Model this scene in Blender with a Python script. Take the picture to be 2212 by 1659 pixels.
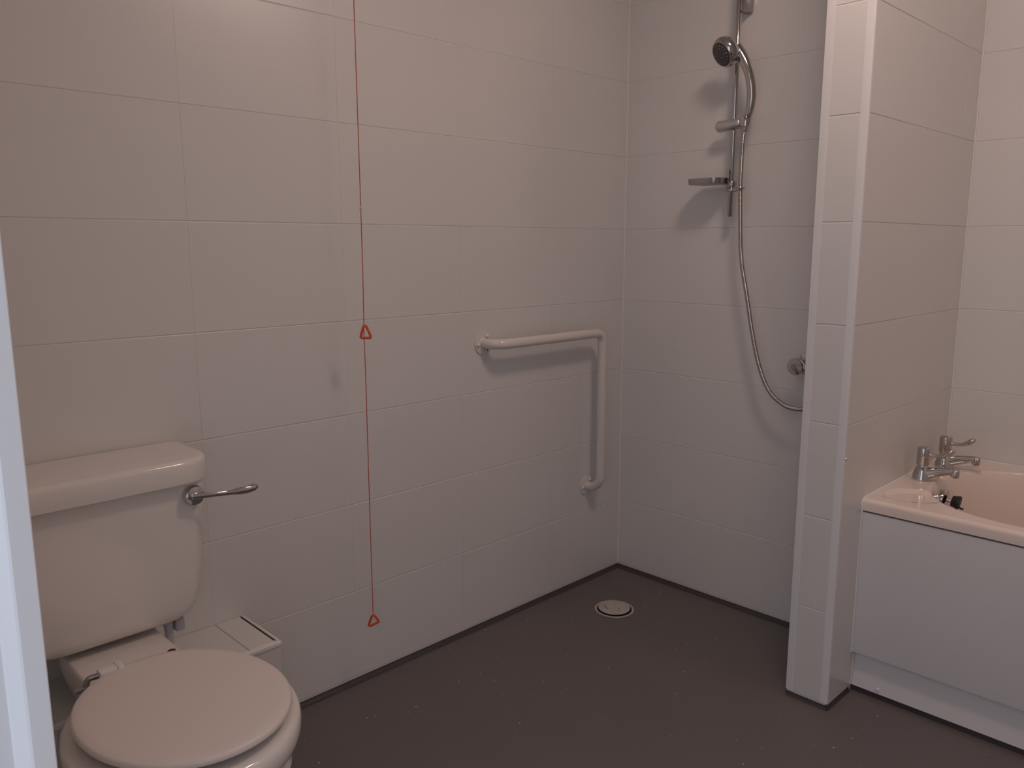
import bpy, bmesh, math, random
from mathutils import Vector, Matrix

random.seed(7)
for o in list(bpy.data.objects):
    bpy.data.objects.remove(o)
S = bpy.context.scene
COL = S.collection
PI = math.pi

# ------------------------------------------------------------------ camera
CAM_LOC = Vector((-2.3490, -1.8059, 1.2155))
YAW, PITCH, ROLL = 0.778591, -0.170485, -0.001394
FPX = 1741.92
fw = Vector((math.sin(YAW) * math.cos(PITCH), math.cos(YAW) * math.cos(PITCH), math.sin(PITCH)))
rt = Vector((math.cos(YAW), -math.sin(YAW), 0))
up = rt.cross(fw)
rt, up = rt * math.cos(ROLL) + up * math.sin(ROLL), up * math.cos(ROLL) - rt * math.sin(ROLL)
cd = bpy.data.cameras.new('camera')
cam = bpy.data.objects.new('camera', cd)
COL.objects.link(cam)
M = Matrix((rt, up, -fw)).transposed().to_4x4()
M.translation = CAM_LOC
cam.matrix_world = M
cd.sensor_fit = 'HORIZONTAL'
cd.sensor_width = 36.0
cd.lens = FPX / 2212 * 36.0
cd.clip_start = 0.02
S.camera = cam

# ------------------------------------------------------------------ world, exposure
w = bpy.data.worlds.new('world')
S.world = w
w.use_nodes = True
bg = w.node_tree.nodes['Background']
bg.inputs[0].default_value = (0.80, 0.86, 1.0, 1)     # daylight of the hallway behind the camera
bg.inputs[1].default_value = 1.15
LAMP_STRENGTH = 32.0
LAMP2_STRENGTH = 13.0
LAMP_COLOR = (1.0, 0.735, 0.635)
vs = S.view_settings
vs.view_transform = 'Standard'
vs.look = 'None'
vs.gamma = 1.0
vs.use_curve_mapping = False
vs.exposure = -0.05


# ------------------------------------------------------------------ materials
def mat(name, base, rough=0.5, metal=0.0, coat=0.0, noise=0.0, nscale=8.0, bump=0.0, bscale=30.0, spec=0.5):
    m = bpy.data.materials.new(name)
    m.use_nodes = True
    nt = m.node_tree
    b = nt.nodes['Principled BSDF']
    b.inputs['Base Color'].default_value = (*base, 1)
    b.inputs['Roughness'].default_value = rough
    b.inputs['Metallic'].default_value = metal
    b.inputs['Coat Weight'].default_value = coat
    b.inputs['Coat Roughness'].default_value = 0.08
    b.inputs['Specular IOR Level'].default_value = spec
    if noise or bump:
        tc = nt.nodes.new('ShaderNodeTexCoord')
        if noise:
            n = nt.nodes.new('ShaderNodeTexNoise')
            n.inputs['Scale'].default_value = nscale
            n.inputs['Detail'].default_value = 3
            nt.links.new(tc.outputs['Object'], n.inputs['Vector'])
            mx = nt.nodes.new('ShaderNodeMix')
            mx.data_type = 'RGBA'
            mx.inputs[6].default_value = (*[c * (1 - noise) for c in base], 1)
            mx.inputs[7].default_value = (*[min(1, c * (1 + noise)) for c in base], 1)
            nt.links.new(n.outputs['Fac'], mx.inputs[0])
            nt.links.new(mx.outputs[2], b.inputs['Base Color'])
        if bump:
            n2 = nt.nodes.new('ShaderNodeTexNoise')
            n2.inputs['Scale'].default_value = bscale
            nt.links.new(tc.outputs['Object'], n2.inputs['Vector'])
            bp = nt.nodes.new('ShaderNodeBump')
            bp.inputs['Strength'].default_value = bump
            bp.inputs['Distance'].default_value = 0.002
            nt.links.new(n2.outputs['Fac'], bp.inputs['Height'])
            nt.links.new(bp.outputs['Normal'], b.inputs['Normal'])
    return m


TILE = mat('tile_white', (0.73, 0.715, 0.695), 0.28, noise=0.02, nscale=3, bump=0.08, bscale=5, spec=0.8)
GROUT = mat('grout', (0.71, 0.69, 0.665), 0.7)
SEAL = mat('sealant', (0.80, 0.77, 0.74), 0.35)
PLASTER = mat('white_paint', (0.78, 0.77, 0.75), 0.7, bump=0.1, bscale=60)
TRIMW = mat('white_plastic', (0.80, 0.79, 0.79), 0.3)
GLOSSW = mat('gloss_paint', (0.88, 0.88, 0.89), 0.28)
CERAM = mat('ceramic', (0.80, 0.76, 0.72), 0.09, coat=0.4)
LIDM = mat('lid_plastic', (0.78, 0.71, 0.66), 0.38)
ACRYL = mat('acrylic', (0.84, 0.72, 0.65), 0.12, coat=0.3)
PANELM = mat('bath_panel', (0.78, 0.75, 0.75), 0.3)
CHROME = mat('chrome', (0.54, 0.525, 0.515), 0.08, metal=1.0)
SLIDER = mat('slider_chrome', (0.62, 0.60, 0.59), 0.32, metal=0.8)
SATIN = mat('satin_chrome', (0.42, 0.405, 0.40), 0.25, metal=1.0)
STEEL = mat('hose_steel', (0.48, 0.46, 0.45), 0.18, metal=1.0)
DARKF = mat('spray_face', (0.06, 0.055, 0.055), 0.3)
BLACK = mat('rubber', (0.012, 0.011, 0.012), 0.5)
RAILM = mat('rail_enamel', (0.74, 0.69, 0.65), 0.12, coat=0.3)
ORANGE = mat('orange_plastic', (0.72, 0.10, 0.04), 0.4)
CORD = mat('cord_red', (0.55, 0.09, 0.06), 0.7, noise=0.15, nscale=300)
RUST = mat('rust', (0.07, 0.03, 0.018), 0.8)
DRAINM = mat('drain_plastic', (0.50, 0.45, 0.41), 0.45, noise=0.12, nscale=90)
STAIN = mat('grime', (0.05, 0.035, 0.03), 0.9)
GREYP = mat('grey_plastic', (0.50, 0.50, 0.52), 0.4)
SKIRT = mat('cove_vinyl', (0.055, 0.047, 0.048), 0.5)


def floor_material():
    m = bpy.data.materials.new('safety_vinyl')
    m.use_nodes = True
    nt = m.node_tree
    b = nt.nodes['Principled BSDF']
    b.inputs['Roughness'].default_value = 0.42
    tc = nt.nodes.new('ShaderNodeTexCoord')
    n = nt.nodes.new('ShaderNodeTexNoise')
    n.inputs['Scale'].default_value = 5
    n.inputs['Detail'].default_value = 6
    nt.links.new(tc.outputs['Object'], n.inputs['Vector'])
    mx = nt.nodes.new('ShaderNodeMix')
    mx.data_type = 'RGBA'
    mx.inputs[6].default_value = (0.136, 0.119, 0.117, 1)
    mx.inputs[7].default_value = (0.158, 0.139, 0.136, 1)
    nt.links.new(n.outputs['Fac'], mx.inputs[0])
    v = nt.nodes.new('ShaderNodeTexVoronoi')
    v.inputs['Scale'].default_value = 42
    nt.links.new(tc.outputs['Object'], v.inputs['Vector'])
    sep = nt.nodes.new('ShaderNodeSeparateColor')
    nt.links.new(v.outputs['Color'], sep.inputs[0])
    # fleck size varies per cell; many cells hold none
    mr = nt.nodes.new('ShaderNodeMapRange')
    mr.inputs[1].default_value = 0.3
    mr.inputs[2].default_value = 1.0
    mr.inputs[3].default_value = 0.0
    mr.inputs[4].default_value = 0.11
    nt.links.new(sep.outputs[0], mr.inputs[0])
    lt = nt.nodes.new('ShaderNodeMath')
    lt.operation = 'LESS_THAN'
    nt.links.new(v.outputs['Distance'], lt.inputs[0])
    nt.links.new(mr.outputs[0], lt.inputs[1])
    fl = nt.nodes.new('ShaderNodeMath')
    fl.operation = 'MULTIPLY'
    nt.links.new(lt.outputs[0], fl.inputs[0])
    nt.links.new(sep.outputs[1], fl.inputs[1])
    mx2 = nt.nodes.new('ShaderNodeMix')
    mx2.data_type = 'RGBA'
    mx2.inputs[7].default_value = (0.75, 0.70, 0.66, 1)
    nt.links.new(fl.outputs[0], mx2.inputs[0])
    nt.links.new(mx.outputs[2], mx2.inputs[6])
    nt.links.new(mx2.outputs[2], b.inputs['Base Color'])
    return m


FLOOR = floor_material()


# ------------------------------------------------------------------ helpers
def origin(o):
    v = Vector((0, 0, 0))
    while o:
        v += o.location
        o = o.parent
    return v


def obj(name, bm, m, parent=None, smooth=None, loc=None):
    """bm is in world coordinates; becomes ONE mesh object (origin at the parent's origin)"""
    bmesh.ops.recalc_face_normals(bm, faces=bm.faces[:])
    base = origin(parent) if parent else (Vector(loc) if loc else Vector((0, 0, 0)))
    if base.length:
        bmesh.ops.translate(bm, verts=bm.verts[:], vec=-base)
    me = bpy.data.meshes.new(name)
    bm.to_mesh(me)
    bm.free()
    me.materials.append(m)
    if smooth is not None:
        me.polygons.foreach_set('use_smooth', [True] * len(me.polygons))
        me.set_sharp_from_angle(angle=math.radians(smooth))
    o = bpy.data.objects.new(name, me)
    COL.objects.link(o)
    if parent:
        o.parent = parent
    elif loc:
        o.location = loc
    return o


def tag(o, label, cat, group=None, kind=None):
    o['label'] = label
    o['category'] = cat
    if group:
        o['group'] = group
    if kind:
        o['kind'] = kind
    return o


def thing(name, label, cat, loc):
    o = bpy.data.objects.new(name, None)
    o.empty_display_size = 0.05
    COL.objects.link(o)
    o.location = loc
    return tag(o, label, cat)


def box(x0, x1, y0, y1, z0, z1, bev=0.0, seg=2, bm=None):
    t = bmesh.new()
    bmesh.ops.create_cube(t, size=1)
    for v in t.verts:
        v.co = Vector((x0 + (v.co.x + .5) * (x1 - x0), y0 + (v.co.y + .5) * (y1 - y0), z0 + (v.co.z + .5) * (z1 - z0)))
    if bev:
        bmesh.ops.bevel(t, geom=t.edges[:], offset=bev, segments=seg, affect='EDGES', profile=0.5)
    return merge(bm, t)


def merge(a, t):
    if a is None:
        return t
    me = bpy.data.meshes.new('tmp')
    t.to_mesh(me)
    t.free()
    a.from_mesh(me)
    bpy.data.meshes.remove(me)
    return a


def loft(rings, cap0=True, cap1=True, bm=None):
    t = bmesh.new()
    R = [[t.verts.new(p) for p in r] for r in rings]
    n = len(R[0])
    for a, b in zip(R, R[1:]):
        for i in range(n):
            t.faces.new((a[i], a[(i + 1) % n], b[(i + 1) % n], b[i]))
    if cap0:
        t.faces.new(R[0])
    if cap1:
        t.faces.new(R[-1])
    return merge(bm, t)


def tube(path, rad, n=16, bm=None, caps=True):
    """path: list of points; rad: number or list"""
    P = [Vector(p) for p in path]
    k = len(P)
    if not isinstance(rad, list):
        rad = [rad] * k
    T = []
    for i in range(k):
        d = P[min(i + 1, k - 1)] - P[max(i - 1, 0)]
        T.append(d.normalized())
    ref = Vector((0, 0, 1)) if abs(T[0].z) < 0.9 else Vector((1, 0, 0))
    nrm = (ref - T[0] * ref.dot(T[0])).normalized()
    rings = []
    for i in range(k):
        nrm = (nrm - T[i] * nrm.dot(T[i])).normalized()
        bi = T[i].cross(nrm)
        r = rad[i]
        ra, rb = r if isinstance(r, tuple) else (r, r)
        rings.append([P[i] + nrm * (ra * math.cos(2 * PI * j / n)) + bi * (rb * math.sin(2 * PI * j / n)) for j in range(n)])
    return loft(rings, caps, caps, bm)


def lathe(profile, base, axis=(0, 0, 1), n=32, bm=None):
    """profile: (radius, height) pairs along axis from base"""
    ax = Vector(axis).normalized()
    ref = Vector((0, 0, 1)) if abs(ax.z) < 0.9 else Vector((1, 0, 0))
    u = (ref - ax * ref.dot(ax)).normalized()
    v = ax.cross(u)
    B = Vector(base)
    rings = [[B + ax * h + u * (r * math.cos(2 * PI * j / n)) + v * (r * math.sin(2 * PI * j / n)) for j in range(n)] for r, h in profile]
    return loft(rings, profile[0][0] > 1e-6, profile[-1][0] > 1e-6, bm)


def prism(poly, lo, hi, axis, bm=None):
    """poly: 2D points in the plane normal to axis (x: (y,z), y: (x,z), z: (x,y))"""
    def P(a, b, c):
        return {'x': (c, a, b), 'y': (a, c, b), 'z': (a, b, c)}[axis]
    return loft([[P(a, b, lo) for a, b in poly], [P(a, b, hi) for a, b in poly]], bm=bm)


def spline(pts, per=12):
    P = [Vector(p) for p in pts]
    P = [P[0] * 2 - P[1]] + P + [P[-1] * 2 - P[-2]]
    out = []
    for i in range(1, len(P) - 2):
        for s in range(per):
            t = s / per
            a, b, c, d = P[i - 1], P[i], P[i + 1], P[i + 2]
            out.append(0.5 * ((2 * b) + (c - a) * t + (2 * a - 5 * b + 4 * c - d) * t * t + (3 * b - a - 3 * c + d) * t ** 3))
    out.append(P[-2])
    return out


def fillet(pts, r, seg=8):
    """polyline with rounded corners; r per interior corner or a number"""
    P = [Vector(p) for p in pts]
    out = [P[0]]
    for i in range(1, len(P) - 1):
        rr = r[i - 1] if isinstance(r, (list, tuple)) else r
        a = (P[i - 1] - P[i]).normalized()
        b = (P[i + 1] - P[i]).normalized()
        ang = a.angle(b)
        d = rr / math.tan(ang / 2)
        s, e = P[i] + a * d, P[i] + b * d
        c = P[i] + (a + b).normalized() * (rr / math.sin(ang / 2))
        for k in range(seg + 1):
            t = k / seg
            q = s.lerp(e, t) - c
            th = (s - c).angle(e - c)
            if th > 1e-4:
                q = ((s - c) * math.sin((1 - t) * th) + (e - c) * math.sin(t * th)) / math.sin(th)
            out.append(c + q)
    out.append(P[-1])
    return out


def rrect(x0, x1, y0, y1, radii, seg=8):
    """rounded rectangle; radii for corners (x1,y0) (x1,y1) (x0,y1) (x0,y0)"""
    pts = []
    for (cx, cy, sx, sy, a0), r in zip(((x1, y0, -1, 1, -90), (x1, y1, -1, -1, 0), (x0, y1, 1, -1, 90), (x0, y0, 1, 1, 180)), radii):
        for k in range(seg + 1):
            a = math.radians(a0 + 90 * k / seg)
            pts.append((cx + sx * r + r * math.cos(a), cy + sy * r + r * math.sin(a)))
    return pts


# ------------------------------------------------------------------ tiles
Z0 = 0.018
CEIL = 2.40
ROWS = [Z0] + [0.2693 + 0.25 * i for i in range(9)] + [CEIL]
GAP = 0.0022     # bed joints
VGAP = 0.0001    # upright joints, nearly closed
TH = 0.007
tile_cache = {}


def tile_mesh(wd, ht, m=None):
    key = (round(wd, 4), round(ht, 4))
    if key not in tile_cache:
        t = bmesh.new()
        # body with the front (local -Y) edges eased
        c = 0.0010
        r0 = [(-wd / 2, TH, -ht / 2), (wd / 2, TH, -ht / 2), (wd / 2, TH, ht / 2), (-wd / 2, TH, ht / 2)]
        r1 = [(x, c * 0.8, z) for x, _, z in r0]
        cx = 0.0001
        r2 = [(x * (1 - 2 * cx * .45 / wd), c * .25, z * (1 - 2 * c * .45 / ht)) for x, _, z in r0]
        r3 = [(x * (1 - 2 * cx / wd), 0, z * (1 - 2 * c / ht)) for x, _, z in r0]
        t = loft([r0, r1, r2, r3])
        bmesh.ops.recalc_face_normals(t, faces=t.faces[:])
        me = bpy.data.meshes.new('tile')
        t.to_mesh(me)
        t.free()
        me.materials.append(TILE)
        tile_cache[key] = me
    return tile_cache[key]


def lay_tiles(parent, plane, axis, joints, rows, flip=False, name='tile', GAP=GAP):
    """axis 'x': face normal -y at y=plane, joints are x values; axis 'y': face normal -x at x=plane, joints are y values"""
    base = origin(parent)
    for a, b in zip(joints, joints[1:]):
        lo, hi = min(a, b) + VGAP / 2, max(a, b) - VGAP / 2
        for z0, z1 in zip(rows, rows[1:]):
            zz0 = z0 + (GAP / 2 if z0 > Z0 else 0)
            zz1 = z1 - GAP / 2
            o = bpy.data.objects.new(name, tile_mesh(hi - lo, zz1 - zz0))
            COL.objects.link(o)
            o.parent = parent
            jit = random.uniform(-0.0002, 0.0002)
            if axis == 'x':
                p = Vector(((lo + hi) / 2, plane + jit, (zz0 + zz1) / 2))
                o.rotation_euler = (0, 0, PI if flip else 0)
            else:
                p = Vector((plane + jit, (lo + hi) / 2, (zz0 + zz1) / 2))
                o.rotation_euler = (0, 0, PI / 2 if flip else -PI / 2)
            o.location = p - base


RC = 0.0010   # depth of the grout joint behind the tile face
XL, YF, XA = -2.19, -2.68, 0.402      # left wall, front wall, alcove wall (finished faces)
YS1, YS2, XS = -0.882, -0.996, -0.383  # partition faces


def struct(name, bm, m, label, cat, smooth=None):
    return tag(obj(name, bm, m, None, smooth), label, cat, kind='structure')


# floor, ceiling
struct('floor', box(XL - 0.12, XA + 0.1, YF - 0.1, 0.1, -0.05, 0.0), FLOOR, 'dark grey vinyl bathroom floor with small pale flecks', 'floor')
struct('floor_hall', box(XL - 2.2, XL - 0.12, YF - 0.8, 0.8, -0.05, 0.0), mat('hall_floor', (0.30, 0.30, 0.32), 0.6), 'plain grey hallway floor outside the door opening', 'floor')
struct('ceiling', box(XL - 0.12, XA + 0.1, YF - 0.1, 0.1, CEIL, CEIL + 0.06), PLASTER, 'plain white painted bathroom ceiling', 'ceiling')

# wall A : behind the toilet and grab rail
wa = struct('wall_back', box(XL - 0.12, 0.1, RC, 0.1, 0.0, CEIL), GROUT, 'white tiled wall behind the toilet and the grab rail', 'wall')
lay_tiles(wa, 0.0, 'x', [0.0, -0.384, -0.7825, -1.181, -1.5795, -1.978, XL], ROWS)
# wall B : shower wall
wb = struct('wall_right', box(RC, XA + 0.1, YS1 - 0.02, 0.09, 0.0, CEIL), GROUT, 'white tiled wall carrying the shower riser rail', 'wall')
lay_tiles(wb, 0.0, 'y', [0.0, -0.2335, -0.632, YS1], ROWS)
# partition between shower and bath
wp = struct('wall_partition', box(XS + RC, XA + 0.05, YS2 + RC, YS1 - RC, 0.0, CEIL), GROUT, 'narrow white tiled partition between shower and bath', 'wall')
lay_tiles(wp, XS, 'y', [YS1 - 0.018, YS2 + 0.017], ROWS, GAP=0.003)
lay_tiles(wp, YS2, 'x', [XA, 0.2935, -0.105, XS + 0.006], ROWS, GAP=0.0022)
lay_tiles(wp, YS1, 'x', [0.0, XS + 0.006], ROWS, flip=True)
for yy, s, wd in ((YS1, 1, 0.0195), (YS2, -1, 0.0185)):
    e, r_ = 0.0012, 0.0010
    pl_ = [(XS - e, -wd), (XS - e, e - r_), (XS - e + r_ * .3, e - r_ * .3), (XS - e + r_, e), (XS + 0.007, e), (XS + 0.007, -0.003), (XS + 0.003, -0.003), (XS + 0.003, -wd)]
    obj('corner_trim', prism([(x, yy + s * q) for x, q in pl_], Z0, CEIL, 'z'), TRIMW, wp, 50)
obj('screw', lathe([(0.004, 0), (0.0035, 0.002), (0.0, 0.003)], (XS + 0.012, YS2 - 0.0005, 0.685), (0, -1, 0), 12), CHROME, wp, 40)
# bath alcove wall
wc = struct('wall_alcove', box(XA + RC, XA + 0.1, YF - 0.1, YS2 + 0.02, 0.0, CEIL), GROUT, 'white tiled long wall beside the bath', 'wall')
lay_tiles(wc, XA, 'y', [YS2, -1.34, -1.7385, -2.137, -2.5355, YF], ROWS)
# front wall (behind the camera's right)
struct('wall_front', box(XL - 0.12, XA + 0.1, YF - 0.1, YF, 0.0, CEIL), PLASTER, 'plain white painted wall at the foot of the bath', 'wall')
# left wall with the door opening
DY0, DY1, DH = -1.100, -1.90, 2.05
lw = box(XL - 0.12, XL, DY0 + 0.022, 0.0 + RC, 0.0, CEIL)
lw = box(XL - 0.12, XL, YF, DY1 - 0.022, 0.0, CEIL, bm=lw)
lw = box(XL - 0.12, XL, DY1 - 0.022, DY0 + 0.022, DH + 0.022, CEIL, bm=lw)
struct('wall_left', lw, PLASTER, 'white painted wall with the door opening beside the toilet', 'wall')
# door lining : boards and stop with an eased edge
XO = XL - 0.12
dl = obj('door_1', box(XO, XL, DY1 - 0.022, DY0 + 0.022, DH, DH + 0.022), GLOSSW, None)
tag(dl, 'white gloss painted door lining beside the toilet', 'door frame', kind='structure')
prof = [(XL, DY0 + 0.0225), (XL, DY0 + 0.001), (XL - 0.001, DY0), (XL - 0.0165, DY0), (XL - 0.0185, DY0 + 0.001), (XL - 0.027, DY0 + 0.009),
        (XL - 0.0285, DY0 + 0.0115), (XO, DY0 + 0.0115), (XO, DY0 + 0.0225)]
obj('jamb', prism(prof, 0.0, DH, 'z'), GLOSSW, dl)
prof2 = [(x, DY0 + DY1 - y) for x, y in prof]
obj('jamb', prism(prof2, 0.0, DH, 'z'), GLOSSW, dl)


# coved vinyl upstands and sealant
def cove(name, poly_axis, plane, lo, hi, sgn, label, out=0.014):
    pts = [(plane + sgn * 0.004, 0.0), (plane - sgn * out, 0.0), (plane - sgn * out * 0.4, 0.0025), (plane + sgn * 0.0005, 0.009), (plane + sgn * 0.002, Z0 + 0.001), (plane + sgn * 0.004, Z0 + 0.001)]
    struct(name, prism(pts, lo, hi, poly_axis), SKIRT, label, 'skirting', 40)


cove('baseboard_back', 'x', 0.0, -1.51, 0.0, 1, 'dark coved vinyl edge below the tiles behind the drain')
cove('baseboard_right', 'y', 0.0, YS1, 0.0, 1, 'dark coved vinyl edge below the shower wall tiles')
cove('baseboard_partition', 'y', XS, YS2, YS1, 1, 'dark coved vinyl edge under the partition end', 0.005)
cove('baseboard_partition_side', 'x', YS2, XS, -0.245, 1, 'dark coved vinyl edge under the partition beside the bath panel', 0.005)


def bead(name, path_pts, r, label):
    struct(name, tube(path_pts, r, 8), SEAL, label, 'sealant', 60)


bead('trim_1', [(-0.0012, -0.0012, Z0), (-0.0012, -0.0012, CEIL)], 0.0032, 'thin white sealant line in the shower corner')
bead('trim_2', [(XA - 0.001, YS2 - 0.001, 0.55), (XA - 0.001, YS2 - 0.001, CEIL)], 0.003, 'thin white sealant line in the corner above the bath taps')

# ------------------------------------------------------------------ pipe boxing behind the toilet
BX0, BX1, BY, BZ = XL, -1.507, -0.189, 0.311
bxt = thing('pipe_boxing', 'low white tiled pipe boxing along the wall behind the toilet', 'pipe boxing', ((BX0 + BX1) / 2, BY / 2, 0))
obj('body', box(BX0 + 0.001, BX1 - 0.003, BY + 0.003, 0.0 - 0.0005, 0.0, BZ - 0.003), GROUT, bxt)
js = [BX0, -1.978, -1.5795, BX1 - 0.009]
for a, b in zip(js, js[1:]):
    obj('tile', box(a + 0.001, b - 0.001, BY + 0.011, -0.001, BZ - 0.004, BZ - 0.0005, 0.001, 1), TILE, bxt)
for a, b in zip([BX0, -1.978, -1.5795], [-1.978, -1.5795, BX1 - 0.002]):
    obj('tile', box(a + 0.001, b - 0.001, BY, BY + 0.004, 0.006, BZ - 0.011, 0.001, 1), TILE, bxt)
obj('tile', box(BX1 - 0.004, BX1, BY + 0.004, -0.001, 0.006, BZ - 0.009, 0.001, 1), TILE, bxt)
obj('edge_trim', box(BX0 + 0.001, BX1 + 0.001, BY - 0.002, BY + 0.010, BZ - 0.012, BZ + 0.001, 0.003, 3), TRIMW, bxt, 40)
obj('edge_trim', box(BX1 - 0.0065, BX1 + 0.001, BY + 0.010, -0.001, BZ - 0.009, BZ + 0.0012, 0.002, 3), TRIMW, bxt, 40)
obj('joint_gap', box(BX1 - 0.009, BX1 - 0.0072, BY + 0.02, -0.004, BZ - 0.004, BZ - 0.0002), RUST, bxt)

# ------------------------------------------------------------------ toilet
TX = -1.85
toi = thing('toilet', 'white ceramic toilet with skewed closed lid and lever cistern', 'toilet', (TX, -0.35, 0))


def smax(a, b, k=0.02):
    h = max(k - abs(a - b), 0) / k
    return max(a, b) + h * h * h * k / 6


RY, RA, RB = -0.481, 0.190, 0.222


def pan_half(y):
    q = 1 - ((y - RY) / RB) ** 2
    w_o = RA * math.sqrt(q) if q > 0 else 0
    w_d = 0.092 if y > RY else 0
    return smax(w_o, w_d, 0.05) if y > RY else w_o


ys = [RY - RB * math.cos(PI / 2 * k / 16) for k in range(0, 16)]
ys += [RY + (-0.06 - RY) * k / 16 for k in range(17)]
half = [(pan_half(y), y) for y in ys]
outline = [(TX + w_, y) for w_, y in half]
outline[-1] = (TX + half[-1][0] - 0.012, outline[-1][1])
outline += [(2 * TX - x, y) for x, y in outline[::-1]]
# drop the doubled front tip vertex
outline = outline[:-1]
CY = -0.40


def pring(s, z, sy=None, shift=0.0):
    sy = s if sy is None else sy
    return [(TX + (x - TX) * s, CY + (y - CY) * sy + shift, z) for x, y in outline]


rings = [pring(0.60, 0.002, 0.60), pring(0.58, 0.03, 0.59), pring(0.57, 0.10, 0.59), pring(0.60, 0.17, 0.60), pring(0.68, 0.24, 0.66, -0.022),
         pring(0.78, 0.29, 0.71, -0.040), pring(0.86, 0.316, 0.78, -0.045), pring(0.91, 0.335, 0.90, 0.0), pring(0.955, 0.352, 0.955), pring(0.985, 0.365, 0.985), pring(1.0, 0.380), pring(1.0, 0.392),
         pring(0.992, 0.402), pring(0.972, 0.408), pring(0.94, 0.4095), pring(0.80, 0.4095, 0.86)]
bowl = loft(rings, True, True)
obj('pan', bowl, CERAM, toi, 50)
obj('bowl_coupling', prism(rrect(TX - 0.07, TX + 0.07, -0.085, -0.02, (0.02,) * 4), 0.405, 0.440, 'z'), CERAM, toi, 40)

# cistern body
sec = [(0.4255, 0.112, -0.150), (0.4275, 0.131, -0.158), (0.4325, 0.147, -0.163), (0.441, 0.161, -0.1665), (0.453, 0.171, -0.168), (0.470, 0.1785, -0.169),
       (0.50, 0.1830, -0.171), (0.56, 0.188, -0.175), (0.64, 0.193, -0.180), (0.736, 0.199, -0.185)]
rings = [[(x, y, z) for x, y in rrect(TX - hw, TX + hw, yf, -0.003, (0.032, 0.01, 0.01, 0.032), 6)] for z, hw, yf in sec]
cis = obj('cistern', loft(rings), CERAM, toi, 50)
# cistern lid
lsec = [(0.7335, -0.004), (0.7345, -0.001), (0.738, 0.0), (0.7715, -0.0005), (0.7765, -0.0015), (0.7795, -0.0038), (0.7812, -0.0075), (0.7825, -0.020), (0.784, -0.06)]
rings = [[(x, y, z) for x, y in rrect(TX - 0.213 - e, TX + 0.213 + e, -0.206 - e, -0.002 + min(e, 0) * .3, (0.075 + e * .6, 0.012, 0.012, 0.075 + e * .6), 8)] for z, e in lsec]
obj('cistern_lid', loft(rings), CERAM, toi, 50)
# flush lever
LVX, LVY, LVZ = -1.687, -0.186, 0.704
lev = obj('flush_lever', lathe([(0.0205, -0.004), (0.0215, 0.002), (0.0215, 0.008), (0.019, 0.014), (0.012, 0.017), (0.0, 0.0175)], (LVX, LVY, LVZ), (0, -1, 0), 28), CHROME, toi, 40)
arm = [(LVX - 0.008, -0.203, LVZ + 0.001), (LVX + 0.012, -0.207, LVZ), (LVX + 0.03, -0.212, LVZ - 0.001), (LVX + 0.055, -0.214, LVZ - 0.003), (LVX + 0.07, -0.215, LVZ - 0.004),
       (LVX + 0.085, -0.216, LVZ - 0.004), (LVX + 0.105, -0.217, LVZ - 0.004), (LVX + 0.12, -0.217, LVZ - 0.003), (LVX + 0.128, -0.217, LVZ - 0.0025), (LVX + 0.1305, -0.217, LVZ - 0.002)]
rad = [(0.007, 0.005), (0.0065, 0.004), (0.0055, 0.0035), (0.0055, 0.0035), (0.006, 0.004), (0.0085, 0.0075), (0.0095, 0.0095), (0.0085, 0.009), (0.005, 0.006), (0.0015, 0.002)]
obj('lever_arm', tube(arm, rad, 14), CHROME, lev, 50)
# inlet fitting below the cistern
fit = obj('inlet_fitting', tube([(-1.737, -0.125, 0.45), (-1.737, -0.125, 0.418), (-1.736, -0.128, 0.412), (-1.736, -0.13, 0.40), (-1.737, -0.134, 0.36)],
                                [0.0135, 0.0135, 0.010, 0.009, 0.0075], 14), GREYP, toi, 40)
obj('wing_nut', box(-1.724, -1.704, -0.140, -0.118, 0.393, 0.421, 0.003, 2), GREYP, fit, 40)

# lid, turned a little on its broken hinge
LC = Vector((TX - 0.001, -0.487))
la = math.radians(7)


def lring(e, z):
    out = []
    for k in range(72):
        t = 2 * PI * k / 72
        a, b = 0.1685 + e, 0.2005 + e
        cx, sy = math.cos(t), math.sin(t)
        p = 2 / 2.05
        x = a * math.copysign(abs(cx) ** p, cx)
        y = b * math.copysign(abs(sy) ** p, sy)
        out.append((LC.x + x * math.cos(la) - y * math.sin(la), LC.y + x * math.sin(la) + y * math.cos(la), z))
    return out


lz = 0.4265
ld = obj('lid', loft([lring(-0.02, lz + 0.001), lring(-0.004, lz), lring(-0.0005, lz + 0.002), lring(0, lz + 0.006), lring(-0.0015, lz + 0.0105), lring(-0.005, lz + 0.0128),
                      lring(-0.02, lz + 0.0138), lring(-0.08, lz + 0.0148), lring(-0.15, lz + 0.015)]), LIDM, toi, 50)
for ang in (60, 120, 215, 325):
    a = math.radians(ang)
    c = (LC.x + 0.145 * math.cos(a), LC.y + 0.175 * math.sin(a))
    obj('buffer', lathe([(0.008, 0), (0.008, 0.02)], (*c, 0.408), n=12), TRIMW, ld, 40)
# surviving hinge on one side : white knuckle and bent chrome pin, empty bolt hole on the other
hg = obj('hinge', box(-1.928, -1.886, -0.305, -0.281, 0.4215, 0.444, 0.004, 2), TRIMW, toi, 40)
obj('hinge_knuckle', box(-1.8975, -1.884, -0.309, -0.277, 0.420, 0.4465, 0.004, 2), TRIMW, hg, 40)
obj('hinge_pin', tube(fillet([(-1.924, -0.291, 0.434), (-1.944, -0.288, 0.433), (-1.949, -0.284, 0.415), (-1.967, -0.284, 0.4135)], 0.006, 5), 0.0055, 12), SATIN, hg, 50)
obj('bolt_hole', lathe([(0.008, 0), (0.008, 0.0012), (0.0, 0.0014)], (-1.776, -0.246, 0.4092), n=16), RUST, toi, 40)

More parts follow.
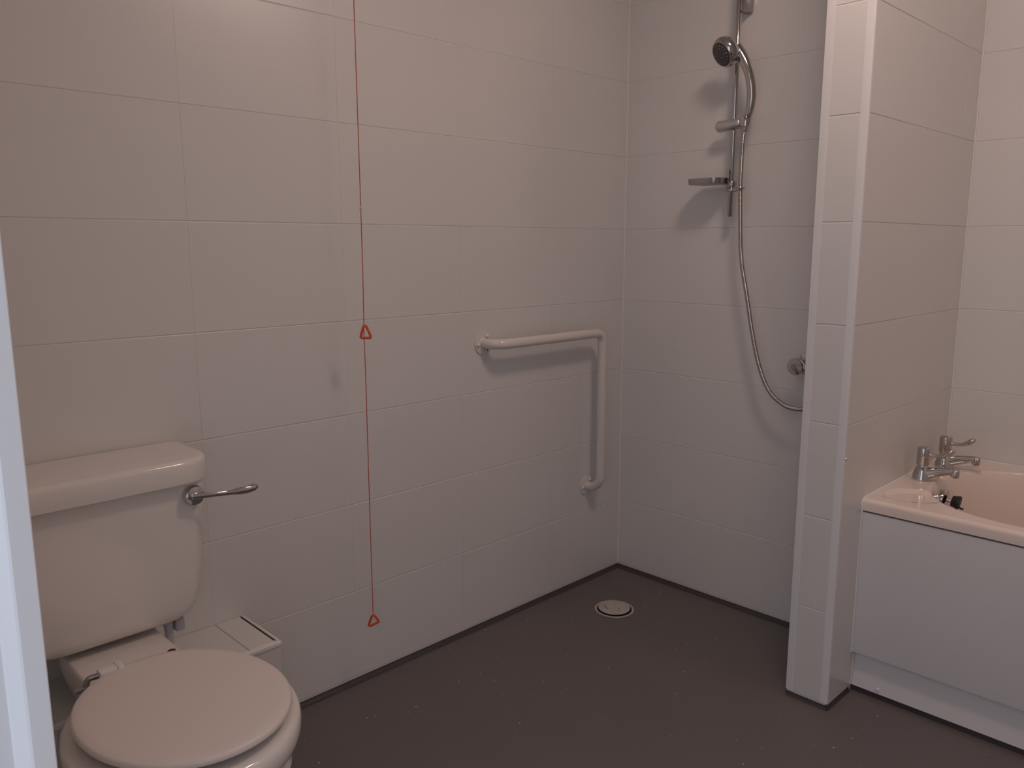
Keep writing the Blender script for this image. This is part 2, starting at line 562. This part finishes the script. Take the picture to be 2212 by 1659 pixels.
# ------------------------------------------------------------------ emergency pull cord
PX, PY = -1.189, -0.10
pc = thing('emergency_pull_cord', 'orange emergency pull cord with two triangle handles hanging before wall', 'pull cord', (PX, PY, CEIL))
obj('ceiling_switch', lathe([(0.042, 0), (0.042, -0.018), (0.036, -0.026), (0.008, -0.032), (0.006, -0.045), (0.0, -0.045)], (PX, PY, CEIL), n=28), TRIMW, pc, 40)
obj('cord', tube(spline([(PX, PY, CEIL - 0.04), (PX, PY, 1.9), (PX + 0.0008, PY, 1.31)], 6), 0.0011, 8), CORD, pc, 60)
obj('connector', lathe([(0.0, -0.006), (0.0028, -0.004), (0.0030, 0.004), (0.0, 0.006)], (PX + 0.0008, PY, 1.303), n=12), mat('connector_plastic', (0.6, 0.5, 0.42), 0.4), pc, 50)
obj('cord', tube(spline([(PX + 0.0008, PY, 1.30), (PX + 0.0005, PY, 1.15), (PX - 0.001, PY, 1.03), (PX - 0.002, PY, 0.985), (PX - 0.001, PY, 0.90), (PX - 0.0015, PY, 0.60), (PX - 0.002, PY, 0.243)], 6), 0.0011, 8), CORD, pc, 60)


def tri_handle(top, pts):
    """pts: lower corners as (along, z) in the plane facing the room diagonal"""
    u = Vector((0.80, -0.60, 0)).normalized()
    T = Vector(top)
    P = [T] + [T + u * a + Vector((0, 0, b)) for a, b in pts]
    mid = (P[0] + P[1]) / 2
    path = fillet([mid, P[1], P[2], P[0], mid], [0.0035, 0.0035, 0.0042], 6)
    return tube(path, 0.0033, 10)


obj('triangle_handle', tri_handle((PX + 0.0005, PY - 0.0005, 1.0235), [(-0.0115, -0.0385), (0.0165, -0.0385)]), ORANGE, pc, 60)
obj('triangle_handle', tri_handle((PX - 0.002, PY, 0.2425), [(-0.0150, -0.0385), (0.0155, -0.0245)]), ORANGE, pc, 60)

# ------------------------------------------------------------------ grab rail
GX0, GX1, GD, GZ0, GZ1 = -0.692, -0.192, -0.063, 0.920, 0.363
gr = thing('grab_rail', 'cream enamelled right-angled grab rail on the tiled wall', 'grab rail', ((GX0 + GX1) / 2, 0, GZ1))
path = fillet([(GX0, -0.003, GZ0), (GX0, GD, GZ0), (GX1, GD, GZ0), (GX1, GD, GZ1), (GX1, -0.003, GZ1)], [0.048, 0.036, 0.048], 10)
obj('rail', tube(path, 0.0158, 24), RAILM, gr, 60)
for fx, fz, ph in ((GX0, GZ0, 25), (GX1, GZ1, 25)):
    fl = obj('flange', lathe([(0.0345, 0.0), (0.0350, 0.002), (0.0345, 0.0042), (0.031, 0.0048), (0.018, 0.0052), (0.017, 0.006), (0.0, 0.006)], (fx, -0.0003, fz), (0, -1, 0), 36), RAILM, gr, 35)
    for q in range(3):
        a = math.radians(ph + 40 + 120 * q)
        c = (fx + 0.0255 * math.cos(a), -0.0045, fz + 0.0255 * math.sin(a))
        if (q == 2):
            obj('screw_hole', lathe([(0.0026, 0), (0.0026, 0.0009), (0.0, 0.001)], c, (0, -1, 0), 10), RUST, fl)
        else:
            obj('screw_cap', lathe([(0.0052, 0), (0.0055, 0.003), (0.0046, 0.0062), (0.0026, 0.0082), (0.0, 0.0088)], c, (0, -1, 0), 14), TRIMW, fl, 60)

# ------------------------------------------------------------------ floor drain
DC = (-0.304, -0.2245)
dr = thing('floor_drain', 'round cream floor drain cover in the shower area', 'drain', (*DC, 0))
obj('rim', lathe([(0.066, 0.0), (0.0663, 0.0012), (0.0655, 0.0022), (0.0600, 0.0026), (0.0588, 0.0018), (0.0588, 0.0002), (0.0660, 0.0)], (*DC, 0.0002), n=48), DRAINM, dr, 40)
obj('sump', lathe([(0.059, 0), (0.059, 0.0004)], (*DC, 0.0002), n=40), BLACK, dr)
cv = obj('cover', lathe([(0.046, 0.0006), (0.047, 0.0025), (0.0530, 0.0035), (0.0535, 0.0052), (0.0530, 0.0064), (0.051, 0.0070), (0.0, 0.0074)], (DC[0] + 0.002, DC[1] + 0.002, 0), n=48), DRAINM, dr, 40)
for pts, wd in (([(-0.036, -0.022), (-0.030, -0.014), (-0.0295, -0.004), (-0.027, 0.004), (-0.021, 0.012)], 0.0014), ([(0.0135, 0.009), (0.0155, 0.014), (0.018, 0.0155)], 0.0019), ([(-0.0126, 0.0), (-0.0105, 0.001)], 0.0011), ([(0.003, -0.020), (0.006, -0.0185)], 0.0008)):
    # grime marks lying on the cover
    P = [(DC[0] + a_ * 0.712 - b_ * 0.702, DC[1] - a_ * 0.702 - b_ * 0.712, 0.0072) for a_, b_ in pts]
    k_ = 4 * (len(P) - 1) + 1
    obj('grime_mark', tube(spline(P, 4), [(0.0005, wd * (0.6 + 0.5 * random.random())) for _ in range(k_)], 8), STAIN, cv, 60)

# ------------------------------------------------------------------ shower
RYY, RX = -0.4495, -0.050
sh = thing('shower_riser', 'chrome shower riser rail with slider holder and soap dish on tiled wall', 'shower rail', (0, RYY, 1.30))
obj('riser_rail', tube([(RX, RYY, 1.302), (RX, RYY, 1.304), (RX, RYY, 1.99), (RX, RYY, 1.993)], [0.007, 0.009, 0.009, 0.007], 20), CHROME, sh, 50)
for bz in (1.93,):
    obj('wall_bracket', box(RX - 0.003, -0.0005, RYY - (0.021 if bz > 1.5 else 0.006), RYY + 0.008, bz - 0.022, bz + 0.03, 0.004, 2), SATIN, sh, 40)
# slider and handset holder
sl = obj('slider', tube([(RX - 0.008, -0.393, 1.5765), (RX - 0.008, -0.396, 1.5765), (RX - 0.008, -0.402, 1.577), (RX - 0.008, -0.475, 1.581), (RX - 0.009, -0.481, 1.5815)], [0.006, 0.0125, 0.0170, 0.0170, 0.0130], 24), SLIDER, sh, 40)
obj('holder_fork', tube([(RX - 0.010, -0.478, 1.5815), (RX - 0.014, -0.489, 1.582)], [0.0115, 0.0095], 16), CHROME, sl, 40)
HC = Vector((-0.075, -0.5035, 1.582))
hdir = Vector((-0.10, -0.13, 1.0)).normalized()
obj('holder_cup', lathe([(0.0128, -0.016), (0.0150, -0.014), (0.0160, 0.012), (0.0145, 0.014)], HC, hdir, 20), CHROME, sl, 40)
# soap dish
dsh = obj('soap_dish', loft([[(x, y, z) for x, y in rrect(-0.112 - e, -0.022 + e, -0.437 - e, -0.3195 + e, (0.03 + e,) * 4, 6)] for z, e in ((1.4025, -0.006), (1.4035, -0.001), (1.406, 0.0), (1.4205, 0.0015), (1.4205, -0.002), (1.409, -0.003))]), SATIN, sh, 40)
obj('dish_clip', lathe([(0.0150, -0.008), (0.0158, -0.006), (0.0158, 0.006), (0.0150, 0.008)], (RX, RYY, 1.401), n=20), SATIN, dsh, 40)
hr = obj('hose_guide_arm', lathe([(0.0145, -0.006), (0.0150, -0.005), (0.0150, 0.005), (0.0145, 0.006)], (RX, RYY, 1.384), n=20), SATIN, sh, 40)
obj('guide_bar', box(RX - 0.016, RX - 0.006, RYY - 0.036, RYY - 0.010, 1.3795, 1.3885, 0.002, 1), CHROME, hr, 40)
obj('guide_ring', tube([(-0.0745 + 0.0118 * math.cos(2 * PI * k / 20), -0.4955 + 0.0118 * math.sin(2 * PI * k / 20), 1.386 + 0.001 * math.cos(4 * PI * k / 20)) for k in range(21)], (0.0035, 0.0022), 8, caps=False), CHROME, hr, 60)

# handset
hs = thing('shower_handset', 'chrome handset with dark spray face resting in the slider holder', 'shower head', tuple(HC))
hp = spline([HC + hdir * 0.010, (-0.080, -0.5155, 1.601), (-0.085, -0.5245, 1.640), (-0.089, -0.5250, 1.675), (-0.093, -0.5185, 1.712), (-0.096, -0.5065, 1.743), (-0.0985, -0.4920, 1.769), (-0.1015, -0.4760, 1.790)], 6)
hrad = []
for i in range(len(hp)):
    t = i / (len(hp) - 1)
    hrad.append(0.0095 + 0.0042 * min(1, t / 0.3) + 0.0055 * max(0, (t - 0.55) / 0.45))
obj('handle', tube(hp, hrad, 20), CHROME, hs, 60)
obj('cone_nut', lathe([(0.0085, -0.030), (0.0098, -0.026), (0.0105, 0.010), (0.0095, 0.014)], HC, hdir, 18), CHROME, hs, 40)
HN = Vector((-0.80, 0.33, -0.50)).normalized()
HB = Vector((-0.110, -0.459, 1.788))
hd = obj('head', lathe([(0.012, -0.014), (0.027, -0.010), (0.038, -0.002), (0.0435, 0.005), (0.0455, 0.012), (0.0455, 0.018), (0.043, 0.027), (0.0375, 0.033), (0.0355, 0.033), (0.0345, 0.0315), (0.0, 0.0315)], HB, HN, 40), CHROME, hs, 35)
face = obj('spray_face', lathe([(0.0345, 0.0312), (0.0340, 0.0338), (0.0325, 0.0345), (0.0, 0.0362)], HB, HN, 36), DARKF, hs, 35)
uu = HN.cross(Vector((0, 0, 1))).normalized()
vv = HN.cross(uu)
for rr_, cnt in ((0.009, 6), (0.018, 10), (0.027, 16)):
    for k in range(cnt):
        a = 2 * PI * k / cnt
        obj('nozzle', lathe([(0.0014, 0), (0.0012, 0.0014), (0.0, 0.0016)], HB + HN * 0.0348 + uu * rr_ * math.cos(a) + vv * rr_ * math.sin(a), HN, 8), SATIN, face)

# hose : ribbed steel tube
hpts = [HC - hdir * 0.028, (-0.0755, -0.4985, 1.540), (-0.0745, -0.4955, 1.480), (-0.0745, -0.4955, 1.386), (-0.0735, -0.5000, 1.284), (-0.071, -0.508, 1.172), (-0.07, -0.532, 1.059), (-0.07, -0.557, 0.945), (-0.07, -0.585, 0.847),
        (-0.07, -0.620, 0.776), (-0.07, -0.668, 0.7375), (-0.07, -0.713, 0.7285), (-0.07, -0.748, 0.737), (-0.07, -0.775, 0.762), (-0.068, -0.787, 0.800), (-0.066, -0.789, 0.832)]
cp = spline(hpts, 40)
# resample evenly
L = [0]
for a, b in zip(cp, cp[1:]):
    L.append(L[-1] + (b - a).length)
NS = 1150
ev, j = [], 0
for i in range(NS + 1):
    d = L[-1] * i / NS
    while j < len(L) - 2 and L[j + 1] < d:
        j += 1
    ev.append(cp[j].lerp(cp[j + 1], (d - L[j]) / max(1e-9, L[j + 1] - L[j])))
hrd = [0.0067 + (0.0004, 0.0002, -0.0004, -0.0002)[i % 4] for i in range(NS + 1)]
hose = obj('shower_hose', tube(ev, hrd, 12), STEEL, None, 60, loc=tuple(ev[-1]))
tag(hose, 'ribbed steel shower hose looping down to the mixer valve', 'shower hose')

# mixer valve, mostly behind the partition
VY, VZ = -0.706, 0.857
mv = thing('mixer_valve', 'chrome shower mixer valve peeping out behind the partition', 'shower valve', (0, -0.78, VZ))
obj('valve_body', tube([(-0.062, -0.690, VZ), (-0.062, -0.694, VZ), (-0.062, -0.868, VZ), (-0.062, -0.871, VZ)], [0.016, 0.0185, 0.0185, 0.016], 24), CHROME, mv, 40)
for yy in (VY, -0.856):
    el = obj('inlet_elbow', lathe([(0.031, 0.0), (0.031, 0.006), (0.020, 0.012), (0.018, 0.05), (0.0225, 0.056), (0.0255, 0.062), (0.0255, 0.078), (0.0235, 0.083), (0.0, 0.0845)], (-0.0005, yy, VZ), (-1, 0, 0), 32), CHROME, mv, 35)
    obj('index_ring', lathe([(0.0098, 0.0), (0.0098, 0.0016), (0.0082, 0.002), (0.0080, 0.0008), (0.0, 0.0010)], (-0.0843, yy, VZ), (-1, 0, 0), 20), SATIN, el, 35)
obj('control_lever', tube([(-0.070, -0.735, VZ + 0.004), (-0.074, -0.722, VZ + 0.022), (-0.078, -0.735, VZ + 0.026), (-0.080, -0.775, VZ + 0.030)], [0.006, 0.0055, 0.006, 0.007], 12), CHROME, mv, 50)
obj('outlet', lathe([(0.011, 0.0), (0.0118, 0.02), (0.0105, 0.022)], (-0.066, -0.789, VZ - 0.035), n=18), CHROME, mv, 40)

# ------------------------------------------------------------------ bath
BXF, BXB, BYE, BYF, BRZ = -0.248, XA - 0.004, YS2 - 0.001, YF + 0.005, 0.553
bath = thing('bathtub', 'cream acrylic bathtub with a smooth white side panel', 'bathtub', ((BXF + BXB) / 2, -1.84, 0))
OCX, OAX, OAY, OY0 = 0.072, 0.272, 0.270, -1.350
OY1 = BYF + 0.12 + OAY
N4 = 40


def opening():
    pts = []
    p = 2 / 2.25
    for k in range(2 * N4 + 1):
        t = PI * k / (2 * N4)
        pts.append((OCX + OAX * math.copysign(abs(math.cos(t)) ** p, math.cos(t)), OY0 + OAY * math.sin(t) ** p))
    for k in range(2 * N4 + 1):
        t = PI + PI * k / (2 * N4)
        pts.append((OCX + OAX * math.copysign(abs(math.cos(t)) ** p, math.cos(t)), OY1 - OAY * abs(math.sin(t)) ** p))
    return pts


OP = opening()


def outer(x0, x1, y1, y0):
    """matching points on the rim rectangle, corners included"""
    pts = []
    half_n = 2 * N4
    for k in range(half_n + 1):
        f = k / half_n
        if f <= 0.3:
            pts.append((x1, OY0 + (y1 - OY0) * f / 0.3))
        elif f <= 0.7:
            pts.append((x1 + (x0 - x1) * (f - 0.3) / 0.4, y1))
        else:
            pts.append((x0, y1 + (OY0 - y1) * (f - 0.7) / 0.3))
    for k in range(half_n + 1):
        f = k / half_n
        if f <= 0.3:
            pts.append((x0, OY1 + (y0 - OY1) * f / 0.3))
        elif f <= 0.7:
            pts.append((x0 + (x1 - x0) * (f - 0.3) / 0.4, y0))
        else:
            pts.append((x1, y0 + (OY1 - y0) * (f - 0.7) / 0.3))
    return pts


def recess(x, y):
    # shallow oval soap recess at the tap-end front corner
    c = Vector((-0.128, -1.083))
    d = Vector((x, y)) - c
    u = Vector((0.62, -0.78))
    v = Vector((0.78, 0.62))
    q = (d.dot(u) / 0.075) ** 2 + (d.dot(v) / 0.052) ** 2
    s = max(0.0, min(1.0, (1.1 - q) / 0.2))
    return -0.0065 * s * s * (3 - 2 * s)


rings = []
OUT = outer(BXF + 0.010, BXB, BYE, BYF)
for x0, zz in ((0.014, BRZ - 0.031), (0.0, BRZ - 0.031), (0.0, BRZ - 0.011), (0.0012, BRZ - 0.006), (0.0045, BRZ - 0.002), (0.010, BRZ)):
    rings.append([(x, y, zz) for x, y in outer(BXF + x0, BXB, BYE, BYF)])
for s in [i / 36 for i in range(1, 36)]:
    rings.append([(a[0] + (b[0] - a[0]) * s, a[1] + (b[1] - a[1]) * s, BRZ + recess(a[0] + (b[0] - a[0]) * s, a[1] + (b[1] - a[1]) * s)) for a, b in zip(OUT, OP)])
OCY = (OY0 + OY1) / 2


def oring(e, z):
    return [(OCX + (x - OCX) * (1 - e / OAX), (y - e if y > OCY else y + e), z) for x, y in OP]


for e, z in ((0.0, BRZ - 0.0025), (0.003, BRZ - 0.008), (0.007, BRZ - 0.02), (0.016, BRZ - 0.06), (0.03, BRZ - 0.15), (0.05, BRZ - 0.27), (0.07, BRZ - 0.34), (0.10, BRZ - 0.375), (0.15, BRZ - 0.388), (0.25, BRZ - 0.392)):
    rings.append(oring(e, z))
obj('tub', loft(rings, False, True), ACRYL, bath, 50)
# side panel : flat sheet, stepped toe recess leaning back out to the floor
PXF = -0.2455
pp = [(PXF, 0.5170), (PXF, 0.122), (PXF + 0.001, 0.1185), (PXF + 0.024, 0.1165), (PXF + 0.0235, 0.105), (PXF + 0.020, 0.07), (PXF + 0.012, 0.016), (PXF + 0.022, 0.016), (PXF + 0.030, 0.09), (PXF + 0.030, 0.5170)]
pn = obj('side_panel', prism(pp, BYF, BYE + 0.001, 'y'), PANELM, bath, 40)
obj('panel_screw', lathe([(0.0058, 0), (0.0056, 0.003), (0.0, 0.0052)], (PXF + 0.0140, -1.068, 0.028), (-1, 0, 0.1), 16), TRIMW, pn, 50)
obj('plinth', box(PXF + 0.014, PXF + 0.03, BYF, BYE + 0.001, 0.0, 0.0165), SKIRT, bath)
obj('sealant_bead', tube([(PXF - 0.001, BYE + 0.0005, 0.118), (PXF - 0.001, BYE + 0.0005, 0.522), (BXF - 0.0005, BYE + 0.0005, 0.545), (BXF + 0.012, BYE + 0.0005, BRZ), (0.1, BYE + 0.0005, BRZ), (BXB, BYE + 0.0005, BRZ)], 0.0038, 8), SEAL, bath, 60)
obj('sealant_bead', tube([(BXB, BYE, BRZ + 0.001), (BXB, BYF, BRZ + 0.001)], 0.0035, 8), SEAL, bath, 60)
obj('sealant_bead', tube([(PXF + 0.018, BYE + 0.0005, 0.116), (PXF + 0.010, BYE + 0.0005, 0.018)], 0.0028, 8), SEAL, bath, 60)


# ------------------------------------------------------------------ bath taps
def make_tap(x, y, label):
    t = thing('bath_tap', label, 'tap', (x, y, BRZ))
    obj('body', lathe([(0.0255, 0.0), (0.0262, 0.002), (0.0255, 0.006), (0.0235, 0.018), (0.0205, 0.028), (0.0165, 0.037), (0.0135, 0.041), (0.013, 0.046)], (x, y, BRZ), n=32), CHROME, t, 40)
    hd_ = obj('handle_head', lathe([(0.0135, 0.0435), (0.0165, 0.045), (0.0172, 0.048), (0.0172, 0.089), (0.0165, 0.093), (0.0135, 0.0955), (0.0, 0.0965)], (x, y, BRZ), n=32), CHROME, t, 35)
    lp = [(x, y - 0.015, BRZ + 0.0755), (x, y - 0.027, BRZ + 0.075), (x, y - 0.039, BRZ + 0.0765), (x, y - 0.051, BRZ + 0.080), (x, y - 0.061, BRZ + 0.0855), (x, y - 0.070, BRZ + 0.092), (x, y - 0.076, BRZ + 0.0965), (x, y - 0.079, BRZ + 0.0985)]
    obj('lever', tube(lp, [(0.0062, 0.0062), (0.0048, 0.0058), (0.0048, 0.0065), (0.0060, 0.0085), (0.0078, 0.0108), (0.0086, 0.0112), (0.0072, 0.009), (0.0025, 0.003)], 14), CHROME, hd_, 50)
    sp = spline([(x, y - 0.006, BRZ + 0.020), (x, y - 0.030, BRZ + 0.027), (x, y - 0.050, BRZ + 0.0325), (x, y - 0.070, BRZ + 0.0375), (x, y - 0.084, BRZ + 0.0385), (x, y - 0.0905, BRZ + 0.037)], 5)
    n = len(sp)
    sr = [(0.0170 - 0.0068 * min(1, i / (n * 0.55)), 0.0155 - 0.0045 * min(1, i / (n * 0.55))) for i in range(n)]
    s_ = obj('spout', tube(sp, sr, 18), CHROME, t, 60)
    obj('nozzle', lathe([(0.0108, 0.0), (0.0112, 0.003), (0.0112, 0.016), (0.0095, 0.021), (0.0, 0.022)], (x, y - 0.0855, BRZ + 0.0245), n=20), CHROME, s_, 40)
    obj('aerator', lathe([(0.0085, -0.0012), (0.0100, 0.0004), (0.0, 0.0006)], (x, y - 0.0855, BRZ + 0.024), n=18), BLACK, s_, 40)
    return t


make_tap(0.051, -1.0425, 'chrome lever bath tap nearer the open side panel edge')
make_tap(0.236, -1.0425, 'chrome lever bath tap nearer the tiled long wall')

# overflow and plug hanging on it
OVX, OVZ = 0.080, 0.497
OVY = OY0 + OAY - 0.0155
ov = thing('overflow', 'chrome bath overflow fitting below the taps', 'overflow', (OVX, OVY, OVZ))
obj('rosette', lathe([(0.030, -0.004), (0.0315, 0.001), (0.030, 0.005), (0.022, 0.009), (0.012, 0.010), (0.0, 0.010)], (OVX, OVY, OVZ), (0, -1, -0.12), 32), CHROME, ov, 40)
obj('stem', tube([(OVX, OVY - 0.006, OVZ + 0.002), (OVX, OVY - 0.022, OVZ)], 0.005, 12), CHROME, ov, 40)
pg = thing('bath_plug', 'black rubber bath plug hanging on the overflow', 'plug', (OVX, OVY - 0.02, OVZ))
obj('stopper', lathe([(0.0150, 0.0), (0.0160, 0.002), (0.0175, 0.012), (0.0195, 0.0145), (0.0195, 0.0185), (0.018, 0.0205), (0.0, 0.021)], (OVX, OVY - 0.023, OVZ + 0.003), (0.05, -1, -0.15), 28), BLACK, pg, 40)
obj('lug', tube([(OVX, OVY - 0.041, OVZ - 0.010), (OVX + 0.001, OVY - 0.048, OVZ - 0.016), (OVX, OVY - 0.053, OVZ - 0.014)], 0.0028, 8), BLACK, pg, 60)

# ------------------------------------------------------------------ ceiling light (lights the room)
def ceiling_lamp(LX, LY, strength, label, r=1.0):
    cl = thing('ceiling_light', label, 'light', (LX, LY, CEIL))
    obj('base', lathe([(0.165 * r, 0), (0.165 * r, -0.018), (0.158 * r, -0.022), (0.0, -0.022)], (LX, LY, CEIL), n=40), TRIMW, cl, 40)
    em = bpy.data.materials.new('lit_diffuser')
    em.use_nodes = True
    nt = em.node_tree
    nt.nodes.remove(nt.nodes['Principled BSDF'])
    e = nt.nodes.new('ShaderNodeEmission')
    e.inputs[0].default_value = (*LAMP_COLOR, 1)
    e.inputs[1].default_value = strength
    nt.links.new(e.outputs[0], nt.nodes['Material Output'].inputs[0])
    obj('diffuser', lathe([(0.150 * r, -0.0225), (0.150 * r, -0.040), (0.135 * r, -0.060), (0.10 * r, -0.075), (0.05 * r, -0.083), (0.0, -0.085)], (LX, LY, CEIL), n=40), em, cl, 60)


ceiling_lamp(-0.87, -1.19, LAMP_STRENGTH, 'large round white glowing ceiling light in the middle of the bathroom')
ceiling_lamp(-0.28, -1.95, LAMP2_STRENGTH, 'small round dimmer ceiling light over the bath', 0.8)
